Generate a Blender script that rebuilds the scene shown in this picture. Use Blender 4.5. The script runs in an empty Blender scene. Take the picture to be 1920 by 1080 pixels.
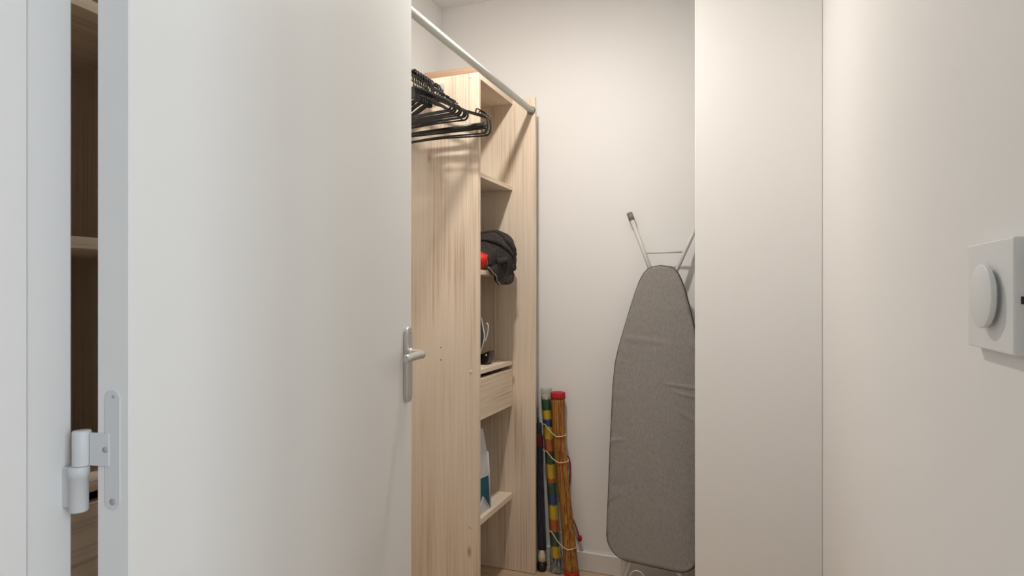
import bpy, bmesh, math, random
from mathutils import Vector, Matrix, noise

random.seed(7)
SC = bpy.context.scene
COL = SC.collection
R = math.radians
PI = math.pi

# ------------------------------------------------------------------ camera
cam_d = bpy.data.cameras.new('camera')
cam_d.sensor_width = 36.0
cam_d.lens = 1154.0 / 1920.0 * 36.0
cam_d.shift_y = 8.0 / 1920.0
cam_d.clip_start = 0.02
cam = bpy.data.objects.new('camera', cam_d)
cam.location = (0.0, 0.0, 1.19)
cam.rotation_euler = (R(90), 0, math.atan(450.0 / 1154.0))
COL.objects.link(cam)
SC.camera = cam

# ------------------------------------------------------------------ world, daylight, exposure
w = bpy.data.worlds.new('world')
SC.world = w
w.use_nodes = True
w.node_tree.nodes['Background'].inputs['Color'].default_value = (0.72, 0.82, 0.95, 1)
w.node_tree.nodes['Background'].inputs['Strength'].default_value = 0.5

LAMP_POWER = 113.0          # emission strength of the bulb glass
WINDOW_POWER = 31.0        # daylight entering by the hall window

ld = bpy.data.lights.new('window_daylight', 'AREA')
ld.shape = 'RECTANGLE'
ld.size, ld.size_y = 0.78, 1.7
ld.energy = WINDOW_POWER
ld.color = (0.84, 0.92, 1.0)
lo = bpy.data.objects.new('window_daylight', ld)
lo.location = (1.43, -0.40, 1.50)
lo.rotation_euler = (R(90), 0, R(90))
COL.objects.link(lo)

vs = SC.view_settings
vs.view_transform = 'Standard'
vs.look = 'None'
vs.gamma = 1.0
vs.use_curve_mapping = False
vs.exposure = 0.0


# ------------------------------------------------------------------ materials
def lin(c):
    return tuple(((v / 255.0) / 12.92 if v / 255.0 <= 0.04045 else ((v / 255.0 + 0.055) / 1.055) ** 2.4) for v in c) + (1.0,)


def base_mat(name, col, rough=0.6, metal=0.0, spec=0.5):
    m = bpy.data.materials.new(name)
    m.use_nodes = True
    b = m.node_tree.nodes['Principled BSDF']
    b.inputs['Base Color'].default_value = col if len(col) == 4 else (*col, 1)
    b.inputs['Roughness'].default_value = rough
    b.inputs['Metallic'].default_value = metal
    b.inputs['Specular IOR Level'].default_value = spec
    return m, m.node_tree, b


def add_bump(nt, b, scale, strength, dist=0.002, detail=3, mapping=None, coord='Object'):
    tc = nt.nodes.new('ShaderNodeTexCoord')
    n = nt.nodes.new('ShaderNodeTexNoise')
    n.inputs['Scale'].default_value = scale
    n.inputs['Detail'].default_value = detail
    src = tc.outputs[coord]
    if mapping:
        mp = nt.nodes.new('ShaderNodeMapping')
        mp.inputs['Scale'].default_value = mapping
        nt.links.new(src, mp.inputs['Vector'])
        src = mp.outputs['Vector']
    nt.links.new(src, n.inputs['Vector'])
    bp = nt.nodes.new('ShaderNodeBump')
    bp.inputs['Strength'].default_value = strength
    bp.inputs['Distance'].default_value = dist
    nt.links.new(n.outputs['Fac'], bp.inputs['Height'])
    nt.links.new(bp.outputs['Normal'], b.inputs['Normal'])
    return n


def noise_mat(name, c0, c1, scale, rough=0.6, mapping=None, metal=0.0, detail=4, bump=0.0, bscale=None, lo=0.35, hi=0.65):
    m, nt, b = base_mat(name, c0, rough, metal)
    tc = nt.nodes.new('ShaderNodeTexCoord')
    mp = nt.nodes.new('ShaderNodeMapping')
    if mapping:
        mp.inputs['Scale'].default_value = mapping
    n = nt.nodes.new('ShaderNodeTexNoise')
    n.inputs['Scale'].default_value = scale
    n.inputs['Detail'].default_value = detail
    cr = nt.nodes.new('ShaderNodeValToRGB')
    cr.color_ramp.elements[0].position = lo
    cr.color_ramp.elements[1].position = hi
    cr.color_ramp.elements[0].color = (*c0[:3], 1)
    cr.color_ramp.elements[1].color = (*c1[:3], 1)
    L = nt.links.new
    L(tc.outputs['Object'], mp.inputs['Vector'])
    L(mp.outputs['Vector'], n.inputs['Vector'])
    L(n.outputs['Fac'], cr.inputs['Fac'])
    L(cr.outputs['Color'], b.inputs['Base Color'])
    if bump:
        bp = nt.nodes.new('ShaderNodeBump')
        bp.inputs['Strength'].default_value = bump
        bp.inputs['Distance'].default_value = 0.002
        if bscale:
            n2 = nt.nodes.new('ShaderNodeTexNoise')
            n2.inputs['Scale'].default_value = bscale
            L(mp.outputs['Vector'], n2.inputs['Vector'])
            L(n2.outputs['Fac'], bp.inputs['Height'])
        else:
            L(n.outputs['Fac'], bp.inputs['Height'])
        L(bp.outputs['Normal'], b.inputs['Normal'])
    return m


def paint(name, col, rough=0.75, bump=0.05):
    m, nt, b = base_mat(name, col, rough, spec=0.3)
    add_bump(nt, b, 90, bump, 0.001, 3)
    return m


def wood(name, along, light, mid, dark, rough=0.55):
    """pale wood-grain laminate; grain runs along axis 0/1/2 of the object"""
    m, nt, b = base_mat(name, light, rough, spec=0.35)
    N, L = nt.nodes.new, nt.links.new
    tc = N('ShaderNodeTexCoord')
    oi = N('ShaderNodeObjectInfo')
    vm = N('ShaderNodeVectorMath'); vm.operation = 'SCALE'
    vm.inputs[0].default_value = (7.3, 3.1, 5.7)
    L(oi.outputs['Random'], vm.inputs['Scale'])
    va = N('ShaderNodeVectorMath'); va.operation = 'ADD'
    L(tc.outputs['Object'], va.inputs[0]); L(vm.outputs['Vector'], va.inputs[1])

    def mapped(s_along, s_cross):
        mp = N('ShaderNodeMapping')
        s = [s_cross] * 3
        s[along] = s_along
        mp.inputs['Scale'].default_value = s
        L(va.outputs['Vector'], mp.inputs['Vector'])
        return mp.outputs['Vector']
    # broad cloudy tone
    n0 = N('ShaderNodeTexNoise'); n0.inputs['Scale'].default_value = 2.2; n0.inputs['Detail'].default_value = 3
    L(mapped(0.35, 1.6), n0.inputs['Vector'])
    # fine streaks
    n1 = N('ShaderNodeTexNoise'); n1.inputs['Scale'].default_value = 120; n1.inputs['Detail'].default_value = 4
    n1.inputs['Roughness'].default_value = 0.65
    L(mapped(0.016, 1.0), n1.inputs['Vector'])
    # cathedral rings: contour lines of a stretched noise
    n2 = N('ShaderNodeTexNoise'); n2.inputs['Scale'].default_value = 4.0; n2.inputs['Detail'].default_value = 1.2
    L(mapped(0.13, 1.0), n2.inputs['Vector'])
    mu = N('ShaderNodeMath'); mu.operation = 'MULTIPLY'; mu.inputs[1].default_value = 34
    L(n2.outputs['Fac'], mu.inputs[0])
    sn = N('ShaderNodeMath'); sn.operation = 'SINE'
    L(mu.outputs[0], sn.inputs[0])
    # knots
    vo = N('ShaderNodeTexVoronoi'); vo.inputs['Scale'].default_value = 3.6
    L(mapped(0.75, 1.7), vo.inputs['Vector'])
    kr = N('ShaderNodeMapRange')
    kr.inputs['From Min'].default_value = 0.012; kr.inputs['From Max'].default_value = 0.075
    kr.inputs['To Min'].default_value = 0.75; kr.inputs['To Max'].default_value = 0.0
    L(vo.outputs['Distance'], kr.inputs['Value'])
    # combine
    a = N('ShaderNodeMath'); a.operation = 'MULTIPLY_ADD'; a.inputs[1].default_value = 0.85; a.inputs[2].default_value = -0.08
    L(n1.outputs['Fac'], a.inputs[0])
    c = N('ShaderNodeMath'); c.operation = 'MULTIPLY_ADD'; c.inputs[1].default_value = 0.085
    L(sn.outputs[0], c.inputs[0]); L(a.outputs[0], c.inputs[2])
    d = N('ShaderNodeMath'); d.operation = 'MULTIPLY_ADD'; d.inputs[1].default_value = 0.45
    L(n0.outputs['Fac'], d.inputs[0]); L(c.outputs[0], d.inputs[2])
    e = N('ShaderNodeMath'); e.operation = 'SUBTRACT'; e.inputs[1].default_value = 0.12; e.use_clamp = True
    L(d.outputs[0], e.inputs[0])
    cr = N('ShaderNodeValToRGB')
    el = cr.color_ramp.elements
    el[0].position = 0.27; el[0].color = (*light[:3], 1)
    el[1].position = 0.72; el[1].color = (*dark[:3], 1)
    x = el.new(0.5); x.color = (*mid[:3], 1)
    L(e.outputs[0], cr.inputs['Fac'])
    mx = N('ShaderNodeMix'); mx.data_type = 'RGBA'
    mx.inputs['B'].default_value = (dark[0] * 0.5, dark[1] * 0.42, dark[2] * 0.36, 1)
    L(kr.outputs['Result'], mx.inputs['Factor']); L(cr.outputs['Color'], mx.inputs['A'])
    L(mx.outputs['Result'], b.inputs['Base Color'])
    bp = N('ShaderNodeBump'); bp.inputs['Strength'].default_value = 0.12; bp.inputs['Distance'].default_value = 0.001
    L(n1.outputs['Fac'], bp.inputs['Height']); L(bp.outputs['Normal'], b.inputs['Normal'])
    return m


WL, WM, WD = (0.90, 0.775, 0.63), (0.83, 0.69, 0.54), (0.58, 0.43, 0.305)
M = {}
M['wall'] = paint('wall_paint', (0.925, 0.913, 0.897))
M['ceiling'] = paint('ceiling_paint', (0.91, 0.905, 0.88))
M['door'] = paint('door_lacquer', (0.87, 0.88, 0.87), 0.45, 0.03)
M['frame'] = paint('frame_lacquer', (0.85, 0.845, 0.83), 0.4, 0.02)
M['base'] = paint('baseboard_lacquer', (0.82, 0.80, 0.77), 0.4, 0.02)
M['wood_z'] = wood('oak_laminate_upright', 2, WL, WM, WD)
M['wood_y'] = wood('oak_laminate_shelf', 1, WL, WM, WD)
M['wood_x'] = wood('oak_laminate_cross', 0, (0.56, 0.40, 0.28), (0.45, 0.29, 0.19), (0.28, 0.16, 0.10))
M['plank'] = wood('floor_laminate', 0, (0.62, 0.46, 0.32), (0.54, 0.39, 0.26), (0.38, 0.265, 0.17), 0.4)
M['joint'] = noise_mat('floor_joint', (0.10, 0.07, 0.05), (0.13, 0.09, 0.06), 30)
M['white_metal'] = noise_mat('white_enamel', (0.72, 0.74, 0.72), (0.77, 0.78, 0.75), 6, 0.3)
M['rod_white'] = noise_mat('white_coated_tube', (0.60, 0.63, 0.58), (0.64, 0.66, 0.61), 5, 0.35)
M['hinge'] = paint('hinge_paint', (0.72, 0.745, 0.76), 0.38, 0.1)
M['alu'] = noise_mat('brushed_aluminium', (0.60, 0.60, 0.59), (0.70, 0.69, 0.67), 40, 0.32, (1, 1, 0.1), 0.75)
M['chrome'] = noise_mat('chrome', (0.62, 0.62, 0.62), (0.68, 0.68, 0.68), 20, 0.12, None, 1.0)
M['steel'] = noise_mat('dull_steel', (0.28, 0.27, 0.25), (0.40, 0.38, 0.36), 60, 0.4, None, 0.9)
M['screw'] = noise_mat('screw_steel', (0.42, 0.44, 0.45), (0.55, 0.56, 0.57), 200, 0.4, None, 0.3)
M['hole'] = noise_mat('dark_hole', (0.02, 0.015, 0.01), (0.04, 0.03, 0.02), 80, 0.9)
M['cap'] = noise_mat('cream_cap', (0.72, 0.64, 0.55), (0.76, 0.68, 0.6), 80, 0.5)
M['black'] = noise_mat('black_plastic', (0.008, 0.008, 0.008), (0.016, 0.014, 0.013), 30, 0.32)
M['black_matt'] = noise_mat('black_matt_plastic', (0.010, 0.010, 0.011), (0.020, 0.020, 0.021), 40, 0.55)
M['white_plastic'] = noise_mat('white_plastic', (0.84, 0.85, 0.855), (0.87, 0.88, 0.88), 12, 0.42)
M['grey_rubber'] = noise_mat('grey_brown_rubber', (0.20, 0.17, 0.13), (0.27, 0.23, 0.18), 60, 0.6)
M['tube'] = noise_mat('cream_enamel_tube', (0.66, 0.65, 0.61), (0.71, 0.70, 0.66), 10, 0.35)
M['linen'] = noise_mat('grey_linen', (0.270, 0.250, 0.234), (0.335, 0.314, 0.296), 260, 0.9, (1, 1, 0.3), detail=5, bump=0.12, bscale=500)
M['linen_edge'] = noise_mat('dark_edge_binding', (0.05, 0.04, 0.033), (0.08, 0.065, 0.055), 90, 0.9)
M['towel'] = noise_mat('dark_grey_terry', (0.012, 0.010, 0.009), (0.070, 0.058, 0.053), 330, 0.95, detail=2, bump=1.0, bscale=600)
M['piping'] = noise_mat('pale_piping', (0.25, 0.22, 0.2), (0.38, 0.34, 0.31), 300, 0.8)
M['red_cloth'] = noise_mat('red_cloth', (0.62, 0.012, 0.010), (0.75, 0.03, 0.02), 40, 0.7, bump=0.2, bscale=200)
M['red_trim'] = noise_mat('red_binding', (0.40, 0.010, 0.016), (0.52, 0.025, 0.03), 200, 0.75, bump=0.3, bscale=500)
M['dark_red'] = noise_mat('crimson_strap', (0.26, 0.008, 0.012), (0.36, 0.012, 0.02), 200, 0.7)
M['cord'] = noise_mat('cream_cord', (0.62, 0.50, 0.33), (0.74, 0.63, 0.46), 400, 0.8)
M['paper'] = noise_mat('white_paper', (0.60, 0.62, 0.65), (0.70, 0.71, 0.73), 14, 0.55, bump=0.3, bscale=25)
M['teal'] = noise_mat('teal_print', (0.004, 0.07, 0.13), (0.006, 0.11, 0.17), 8, 0.35)
M['navy'] = noise_mat('navy_fabric', (0.012, 0.016, 0.024), (0.035, 0.042, 0.055), 60, 0.8, (4, 4, 0.5), bump=0.3, bscale=90)
M['cream_plastic'] = noise_mat('cream_plastic', (0.60, 0.50, 0.38), (0.68, 0.58, 0.45), 40, 0.4)


def straw_mat():
    m, nt, b = base_mat('woven_straw', (0.5, 0.25, 0.07), 0.7)
    N, L = nt.nodes.new, nt.links.new
    tc = N('ShaderNodeTexCoord')
    mp = N('ShaderNodeMapping'); mp.inputs['Scale'].default_value = (1, 1, 0.02)
    n = N('ShaderNodeTexNoise'); n.inputs['Scale'].default_value = 230; n.inputs['Detail'].default_value = 3
    cr = N('ShaderNodeValToRGB')
    e = cr.color_ramp.elements
    e[0].position = 0.36; e[0].color = (0.15, 0.035, 0.008, 1)
    e[1].position = 0.62; e[1].color = (0.48, 0.25, 0.045, 1)
    x = e.new(0.47); x.color = (0.36, 0.15, 0.025, 1)
    L(tc.outputs['Object'], mp.inputs['Vector']); L(mp.outputs['Vector'], n.inputs['Vector'])
    L(n.outputs['Fac'], cr.inputs['Fac'])
    # weaving threads across, redder bands
    sp = N('ShaderNodeSeparateXYZ'); L(tc.outputs['Object'], sp.inputs[0])
    mu = N('ShaderNodeMath'); mu.operation = 'MULTIPLY'; mu.inputs[1].default_value = 2 * PI / 0.115
    L(sp.outputs['Z'], mu.inputs[0])
    sn = N('ShaderNodeMath'); sn.operation = 'SINE'; L(mu.outputs[0], sn.inputs[0])
    gt = N('ShaderNodeMapRange')
    gt.inputs['From Min'].default_value = 0.95; gt.inputs['From Max'].default_value = 0.99
    gt.inputs['To Max'].default_value = 0.55
    L(sn.outputs[0], gt.inputs['Value'])
    mx = N('ShaderNodeMix'); mx.data_type = 'RGBA'
    mx.inputs['B'].default_value = (0.36, 0.13, 0.03, 1)
    L(gt.outputs['Result'], mx.inputs['Factor']); L(cr.outputs['Color'], mx.inputs['A'])
    L(mx.outputs['Result'], b.inputs['Base Color'])
    bp = N('ShaderNodeBump'); bp.inputs['Strength'].default_value = 0.5; bp.inputs['Distance'].default_value = 0.002
    L(n.outputs['Fac'], bp.inputs['Height']); L(bp.outputs['Normal'], b.inputs['Normal'])
    return m


def stripes_mat(bands, zc, name='striped_weave'):
    """bands: (z_top, rgb) from top to bottom in world height, zc = object's origin height"""
    m, nt, b = base_mat(name, (0.5, 0.3, 0.1), 0.6)
    N, L = nt.nodes.new, nt.links.new
    tc = N('ShaderNodeTexCoord')
    sp = N('ShaderNodeSeparateXYZ'); L(tc.outputs['Object'], sp.inputs[0])
    nz = N('ShaderNodeTexNoise'); nz.inputs['Scale'].default_value = 160
    L(tc.outputs['Object'], nz.inputs['Vector'])
    ad = N('ShaderNodeMath'); ad.operation = 'MULTIPLY_ADD'; ad.inputs[1].default_value = 0.02
    L(nz.outputs['Fac'], ad.inputs[0]); L(sp.outputs['Z'], ad.inputs[2])
    mr = N('ShaderNodeMapRange')
    mr.inputs['From Min'].default_value = -zc + 0.01; mr.inputs['From Max'].default_value = 0.8 - zc + 0.01
    L(ad.outputs[0], mr.inputs['Value'])
    cr = N('ShaderNodeValToRGB'); cr.color_ramp.interpolation = 'CONSTANT'
    e = cr.color_ramp.elements
    lst = sorted(bands, key=lambda t: t[0])
    # each band starts (from below) at the top of the band beneath it
    prev = 0.0
    items = []
    for zt, c in lst:
        items.append((prev / 0.8, c)); prev = zt
    e[0].position = 0.0; e[0].color = (*items[0][1], 1)
    e[1].position = items[1][0]; e[1].color = (*items[1][1], 1)
    for p, c in items[2:]:
        x = e.new(min(p, 1.0)); x.color = (*c, 1)
    L(mr.outputs['Result'], cr.inputs['Fac']); L(cr.outputs['Color'], b.inputs['Base Color'])
    mp = N('ShaderNodeMapping'); mp.inputs['Scale'].default_value = (1, 1, 0.05)
    n2 = N('ShaderNodeTexNoise'); n2.inputs['Scale'].default_value = 300
    L(tc.outputs['Object'], mp.inputs['Vector']); L(mp.outputs['Vector'], n2.inputs['Vector'])
    bp = N('ShaderNodeBump'); bp.inputs['Strength'].default_value = 0.5; bp.inputs['Distance'].default_value = 0.002
    L(n2.outputs['Fac'], bp.inputs['Height']); L(bp.outputs['Normal'], b.inputs['Normal'])
    return m


def film_mat():
    m = bpy.data.materials.new('clear_plastic_film')
    m.use_nodes = True
    nt = m.node_tree
    for n in list(nt.nodes):
        nt.nodes.remove(n)
    N, L = nt.nodes.new, nt.links.new
    o = N('ShaderNodeOutputMaterial')
    tr = N('ShaderNodeBsdfTransparent'); tr.inputs['Color'].default_value = (0.93, 0.93, 0.92, 1)
    gl = N('ShaderNodeBsdfGlossy'); gl.inputs['Roughness'].default_value = 0.12
    gl.inputs['Color'].default_value = (0.9, 0.9, 0.88, 1)
    df = N('ShaderNodeBsdfDiffuse'); df.inputs['Color'].default_value = (0.35, 0.34, 0.31, 1)
    mm = N('ShaderNodeMixShader'); mm.inputs[0].default_value = 0.2
    L(gl.outputs[0], mm.inputs[1]); L(df.outputs[0], mm.inputs[2])
    fr = N('ShaderNodeLayerWeight'); fr.inputs['Blend'].default_value = 0.35
    tc = N('ShaderNodeTexCoord')
    nz = N('ShaderNodeTexNoise'); nz.inputs['Scale'].default_value = 45
    L(tc.outputs['Object'], nz.inputs['Vector'])
    bp = N('ShaderNodeBump'); bp.inputs['Strength'].default_value = 0.8; bp.inputs['Distance'].default_value = 0.004
    L(nz.outputs['Fac'], bp.inputs['Height']); L(bp.outputs['Normal'], gl.inputs['Normal'])
    mr = N('ShaderNodeMapRange'); mr.inputs['To Min'].default_value = 0.05; mr.inputs['To Max'].default_value = 0.6
    L(fr.outputs['Facing'], mr.inputs['Value'])
    mx = N('ShaderNodeMixShader')
    L(mr.outputs['Result'], mx.inputs[0]); L(tr.outputs[0], mx.inputs[1]); L(mm.outputs[0], mx.inputs[2])
    L(mx.outputs[0], o.inputs['Surface'])
    return m


def glow_mat(name, col, strength):
    m, nt, b = base_mat(name, (0.9, 0.88, 0.84), 0.3)
    b.inputs['Emission Color'].default_value = (*col, 1)
    b.inputs['Emission Strength'].default_value = strength
    return m


M['straw'] = straw_mat()
M['film'] = film_mat()


# ------------------------------------------------------------------ mesh helpers
def bm_box(x0, x1, y0, y1, z0, z1, bev=0.0, seg=1, bm=None):
    b2 = bmesh.new()
    r = bmesh.ops.create_cube(b2, size=1.0)
    for v in b2.verts:
        v.co = Vector(((x0 + x1) / 2 + v.co.x * (x1 - x0), (y0 + y1) / 2 + v.co.y * (y1 - y0), (z0 + z1) / 2 + v.co.z * (z1 - z0)))
    if bev > 0:
        bmesh.ops.bevel(b2, geom=list(b2.edges), offset=bev, segments=seg, affect='EDGES', profile=0.5)
    if bm is None:
        return b2
    join(bm, b2)
    return bm


def join(dst, src):
    me = bpy.data.meshes.new('tmp')
    src.to_mesh(me); src.free()
    dst.from_mesh(me)
    bpy.data.meshes.remove(me)


def smooth_path(pts, n=6):
    """Catmull-Rom through the points"""
    P = [Vector(p) for p in pts]
    out = []
    for i in range(len(P) - 1):
        p0 = P[max(i - 1, 0)]; p1 = P[i]; p2 = P[i + 1]; p3 = P[min(i + 2, len(P) - 1)]
        for k in range(n):
            t = k / n
            out.append(0.5 * ((2 * p1) + (-p0 + p2) * t + (2 * p0 - 5 * p1 + 4 * p2 - p3) * t * t + (-p0 + 3 * p1 - 3 * p2 + p3) * t ** 3))
    out.append(P[-1])
    return out


def bm_tube(path, rad, seg=10, closed=False, bm=None, caps=True, flat=None):
    """sweep a circle (or ellipse: flat=(ra, rb)) along path; rad may be a list"""
    bm = bm or bmesh.new()
    P = [Vector(p) for p in path]
    n = len(P)
    rings = []
    up = None
    for i in range(n):
        a = P[(i - 1) % n] if (closed or i > 0) else P[i]
        b = P[(i + 1) % n] if (closed or i < n - 1) else P[i]
        t = (b - a).normalized()
        if up is None:
            up = Vector((0, 1, 0)) if abs(t.y) < 0.9 else Vector((0, 0, 1))
            up = (up - t * up.dot(t)).normalized()
        else:
            up = (up - t * up.dot(t))
            up = up.normalized() if up.length > 1e-6 else t.orthogonal().normalized()
        sd = t.cross(up)
        r = rad[i] if isinstance(rad, (list, tuple)) else rad
        ra, rb = flat if flat else (r, r)
        rings.append([bm.verts.new(P[i] + up * (math.cos(2 * PI * k / seg) * ra) + sd * (math.sin(2 * PI * k / seg) * rb)) for k in range(seg)])
    m = n if closed else n - 1
    for i in range(m):
        A, B = rings[i], rings[(i + 1) % n]
        for k in range(seg):
            f = bm.faces.new((A[k], A[(k + 1) % seg], B[(k + 1) % seg], B[k]))
            f.smooth = True
    if caps and not closed:
        bm.faces.new(list(reversed(rings[0])))
        bm.faces.new(rings[-1])
    return bm


def bm_lathe(prof, axis=2, center=(0, 0, 0), seg=24, bm=None):
    """prof: (radius, height) list, turned round axis"""
    bm = bm or bmesh.new()
    rings = []
    c = Vector(center)
    for r, h in prof:
        ring = []
        for k in range(seg):
            a = 2 * PI * k / seg
            p = [0, 0, 0]
            p[axis] = h
            p[(axis + 1) % 3] = r * math.cos(a)
            p[(axis + 2) % 3] = r * math.sin(a)
            ring.append(bm.verts.new(c + Vector(p)))
        rings.append(ring)
    for A, B in zip(rings[:-1], rings[1:]):
        for k in range(seg):
            f = bm.faces.new((A[k], A[(k + 1) % seg], B[(k + 1) % seg], B[k]))
            f.smooth = True
    bm.faces.new(list(reversed(rings[0])))
    bm.faces.new(rings[-1])
    return bm


def bm_grid(fn, nu, nv, bm=None, thick=0.0):
    """fn(u, v) -> point, u, v in 0..1; optional thickness by a second offset skin"""
    bm = bm or bmesh.new()
    V = [[bm.verts.new(fn(i / nu, j / nv)) for j in range(nv + 1)] for i in range(nu + 1)]
    fs = []
    for i in range(nu):
        for j in range(nv):
            f = bm.faces.new((V[i][j], V[i + 1][j], V[i + 1][j + 1], V[i][j + 1]))
            f.smooth = True
            fs.append(f)
    if thick:
        bm.normal_update()
        W = [[bm.verts.new(V[i][j].co - V[i][j].normal * thick) for j in range(nv + 1)] for i in range(nu + 1)]
        for i in range(nu):
            for j in range(nv):
                bm.faces.new((W[i][j], W[i][j + 1], W[i + 1][j + 1], W[i + 1][j])).smooth = True
        for i in range(nu):
            for j in (0, nv):
                bm.faces.new((V[i][j], V[i + 1][j], W[i + 1][j], W[i][j])).smooth = True
        for j in range(nv):
            for i in (0, nu):
                bm.faces.new((V[i][j], V[i][j + 1], W[i][j + 1], W[i][j])).smooth = True
    return bm


def bm_outline(pts, a0, a1, axis, bev=0.0, seg=2):
    """extrude closed 2-D outline along an axis. pts are the other two coords in axis order"""
    bm = bmesh.new()

    def mk(p, h):
        q = [p[0], p[1]]
        q.insert(axis, h)
        return bm.verts.new(q)
    A = [mk(p, a0) for p in pts]
    B = [mk(p, a1) for p in pts]
    n = len(pts)
    f0 = bm.faces.new(A); f1 = bm.faces.new(list(reversed(B)))
    for k in range(n):
        bm.faces.new((A[k], B[k], B[(k + 1) % n], A[(k + 1) % n]))
    bmesh.ops.recalc_face_normals(bm, faces=list(bm.faces))
    if bev:
        ed = [e for e in bm.edges if any(f in (f0, f1) for f in e.link_faces)]
        bmesh.ops.bevel(bm, geom=ed, offset=bev, segments=seg, affect='EDGES', profile=0.5)
    return bm


def wpos(o):
    p = Vector((0, 0, 0))
    while o is not None:
        p += o.location
        o = o.parent
    return p


def obj(name, bm, mat, parent=None, local=False):
    """one mesh object. bm is in world space (or in parent space when local) and is re-centred on its own box"""
    bmesh.ops.recalc_face_normals(bm, faces=list(bm.faces))
    mn = Vector((min(v.co.x for v in bm.verts), min(v.co.y for v in bm.verts), min(v.co.z for v in bm.verts)))
    mx = Vector((max(v.co.x for v in bm.verts), max(v.co.y for v in bm.verts), max(v.co.z for v in bm.verts)))
    c = (mn + mx) / 2
    for v in bm.verts:
        v.co -= c
    me = bpy.data.meshes.new(name)
    bm.to_mesh(me)
    bm.free()
    mats = mat if isinstance(mat, (list, tuple)) else [mat]
    for k in mats:
        me.materials.append(M[k] if isinstance(k, str) else k)
    o = bpy.data.objects.new(name, me)
    COL.objects.link(o)
    if parent is not None:
        o.parent = parent
    base = Vector((0, 0, 0))
    if parent is not None and not local:
        base = wpos(parent)
    o.location = c - base
    return o


def empty(name, loc):
    o = bpy.data.objects.new(name, None)
    o.empty_display_size = 0.05
    COL.objects.link(o)
    o.location = loc
    return o


def tag(o, label=None, cat=None, group=None, kind=None):
    if label: o['label'] = label
    if cat: o['category'] = cat
    if group: o['group'] = group
    if kind: o['kind'] = kind
    return o


def struct(name, bm, mat, label, cat, parent=None):
    return tag(obj(name, bm, mat, parent), label, cat, kind='structure')


def copy_tree(o, parent=None):
    c = o.copy()
    COL.objects.link(c)
    c.parent = parent
    for ch in list(o.children):
        copy_tree(ch, c)
    return c


# ------------------------------------------------------------------ room shell
XL, XR = -1.357, 0.214          # closet left wall, right wall with thermostat
YB, YP = 2.57, 2.224            # back wall, pier
XP = -0.185                    # free corner of the pier
HC = 2.516                     # ceiling
YF0, YF1 = 0.31, 0.452         # door wall
JL, JR = -0.691, 0.158         # door rebate, left and right

# floor slab with separate planks
fl = tag(obj('floor', bm_box(-1.9, 1.3, -2.6, YB + 0.12, -0.10, -0.014), 'joint'),
         'brown wood laminate floor of the closet and hall', 'floor', kind='structure')
pw, plen, gap = 0.19, 1.29, 0.0015
shared = {}
row = 0
y = -2.55
while y < YB:
    x = -1.9 - (row * 0.47) % plen
    y1 = min(y + pw, YB)
    while x < 1.3:
        xa, xb = max(x, -1.9), min(x + plen, 1.3)
        if xb - xa > 0.02:
            key = (round(xb - xa, 3), round(y1 - y, 3))
            if key not in shared:
                o = obj('floor_plank', bm_box(xa + gap, xb - gap, y + gap, y1 - gap, -0.014, 0.0, 0.0012), 'plank', fl)
                shared[key] = o
            else:
                o = shared[key].copy(); COL.objects.link(o); o.parent = fl
                o.location = Vector(((xa + xb) / 2, (y + y1) / 2, -0.007)) - fl.location
        x += plen
    y += pw
    row += 1

struct('ceiling', bm_box(-1.9, 1.3, -2.7, YB + 0.12, HC, HC + 0.1), 'ceiling', 'plain white ceiling above the closet', 'ceiling')
struct('wall_back', bm_box(XL - 0.1, 0.30, YB, YB + 0.1, 0, HC), 'wall', 'white back wall behind the ironing board', 'wall')
struct('wall_left', bm_box(XL - 0.1, XL, YF1, YB, 0, HC), 'wall', 'white closet wall behind the shelf units and hangers', 'wall')
struct('wall_right', bm_box(XR, XR + 0.1, YF1, YB, 0, HC), 'wall', 'white wall carrying the thermostat', 'wall')
struct('wall_pier', bm_box(XP, XR, YP, YP + 0.07, 0, HC, 0.003), 'wall', 'white wall stub partly hiding the ironing board', 'wall')
# door wall, left of, right of and above the opening
struct('wall_front_left', bm_box(-1.9, JL - 0.045, YF0 + 0.015, YF1 - 0.012, 0, HC), 'wall', 'white wall on the hinge side of the doorway', 'wall')
struct('wall_front_right', bm_box(JR + 0.052, 1.3, YF0 + 0.015, YF1 - 0.012, 0, HC), 'wall', 'white wall beside the latch side of the doorway', 'wall')
struct('wall_front_top', bm_box(JL - 0.045, JR + 0.052, YF0 + 0.015, YF1 - 0.012, 2.10, HC), 'wall', 'white wall strip above the doorway', 'wall')
# hall behind the viewer, with its window
struct('wall_hall_left', bm_box(-2.0, -1.9, -2.6, YF0 + 0.015, 0, HC), 'wall', 'white hall wall left of the viewer', 'wall')
hb = bm_box(1.3, 1.4, -2.6, -0.8, 0, HC)
bm_box(1.3, 1.4, 0.0, YF0 + 0.015, 0, HC, bm=hb)
bm_box(1.3, 1.4, -0.8, 0.0, 0, 0.65, bm=hb)
bm_box(1.3, 1.4, -0.8, 0.0, 2.35, HC, bm=hb)
struct('wall_hall_right', hb, 'wall', 'white hall wall with a window, right of the viewer', 'wall')
struct('wall_hall_end', bm_box(-2.0, 1.4, -2.7, -2.6, 0, HC), 'wall', 'white hall wall behind the viewer', 'wall')
wb = bm_box(1.32, 1.38, -0.8, 0.0, 0.65, 0.71)
bm_box(1.32, 1.38, -0.8, 0.0, 2.29, 2.35, bm=wb)
for yy in (-0.8, -0.43, -0.06):
    bm_box(1.32, 1.38, yy, yy + 0.06, 0.71, 2.29, bm=wb)
struct('window_1', wb, 'frame', 'white hall window frame right of the viewer', 'window')

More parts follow.
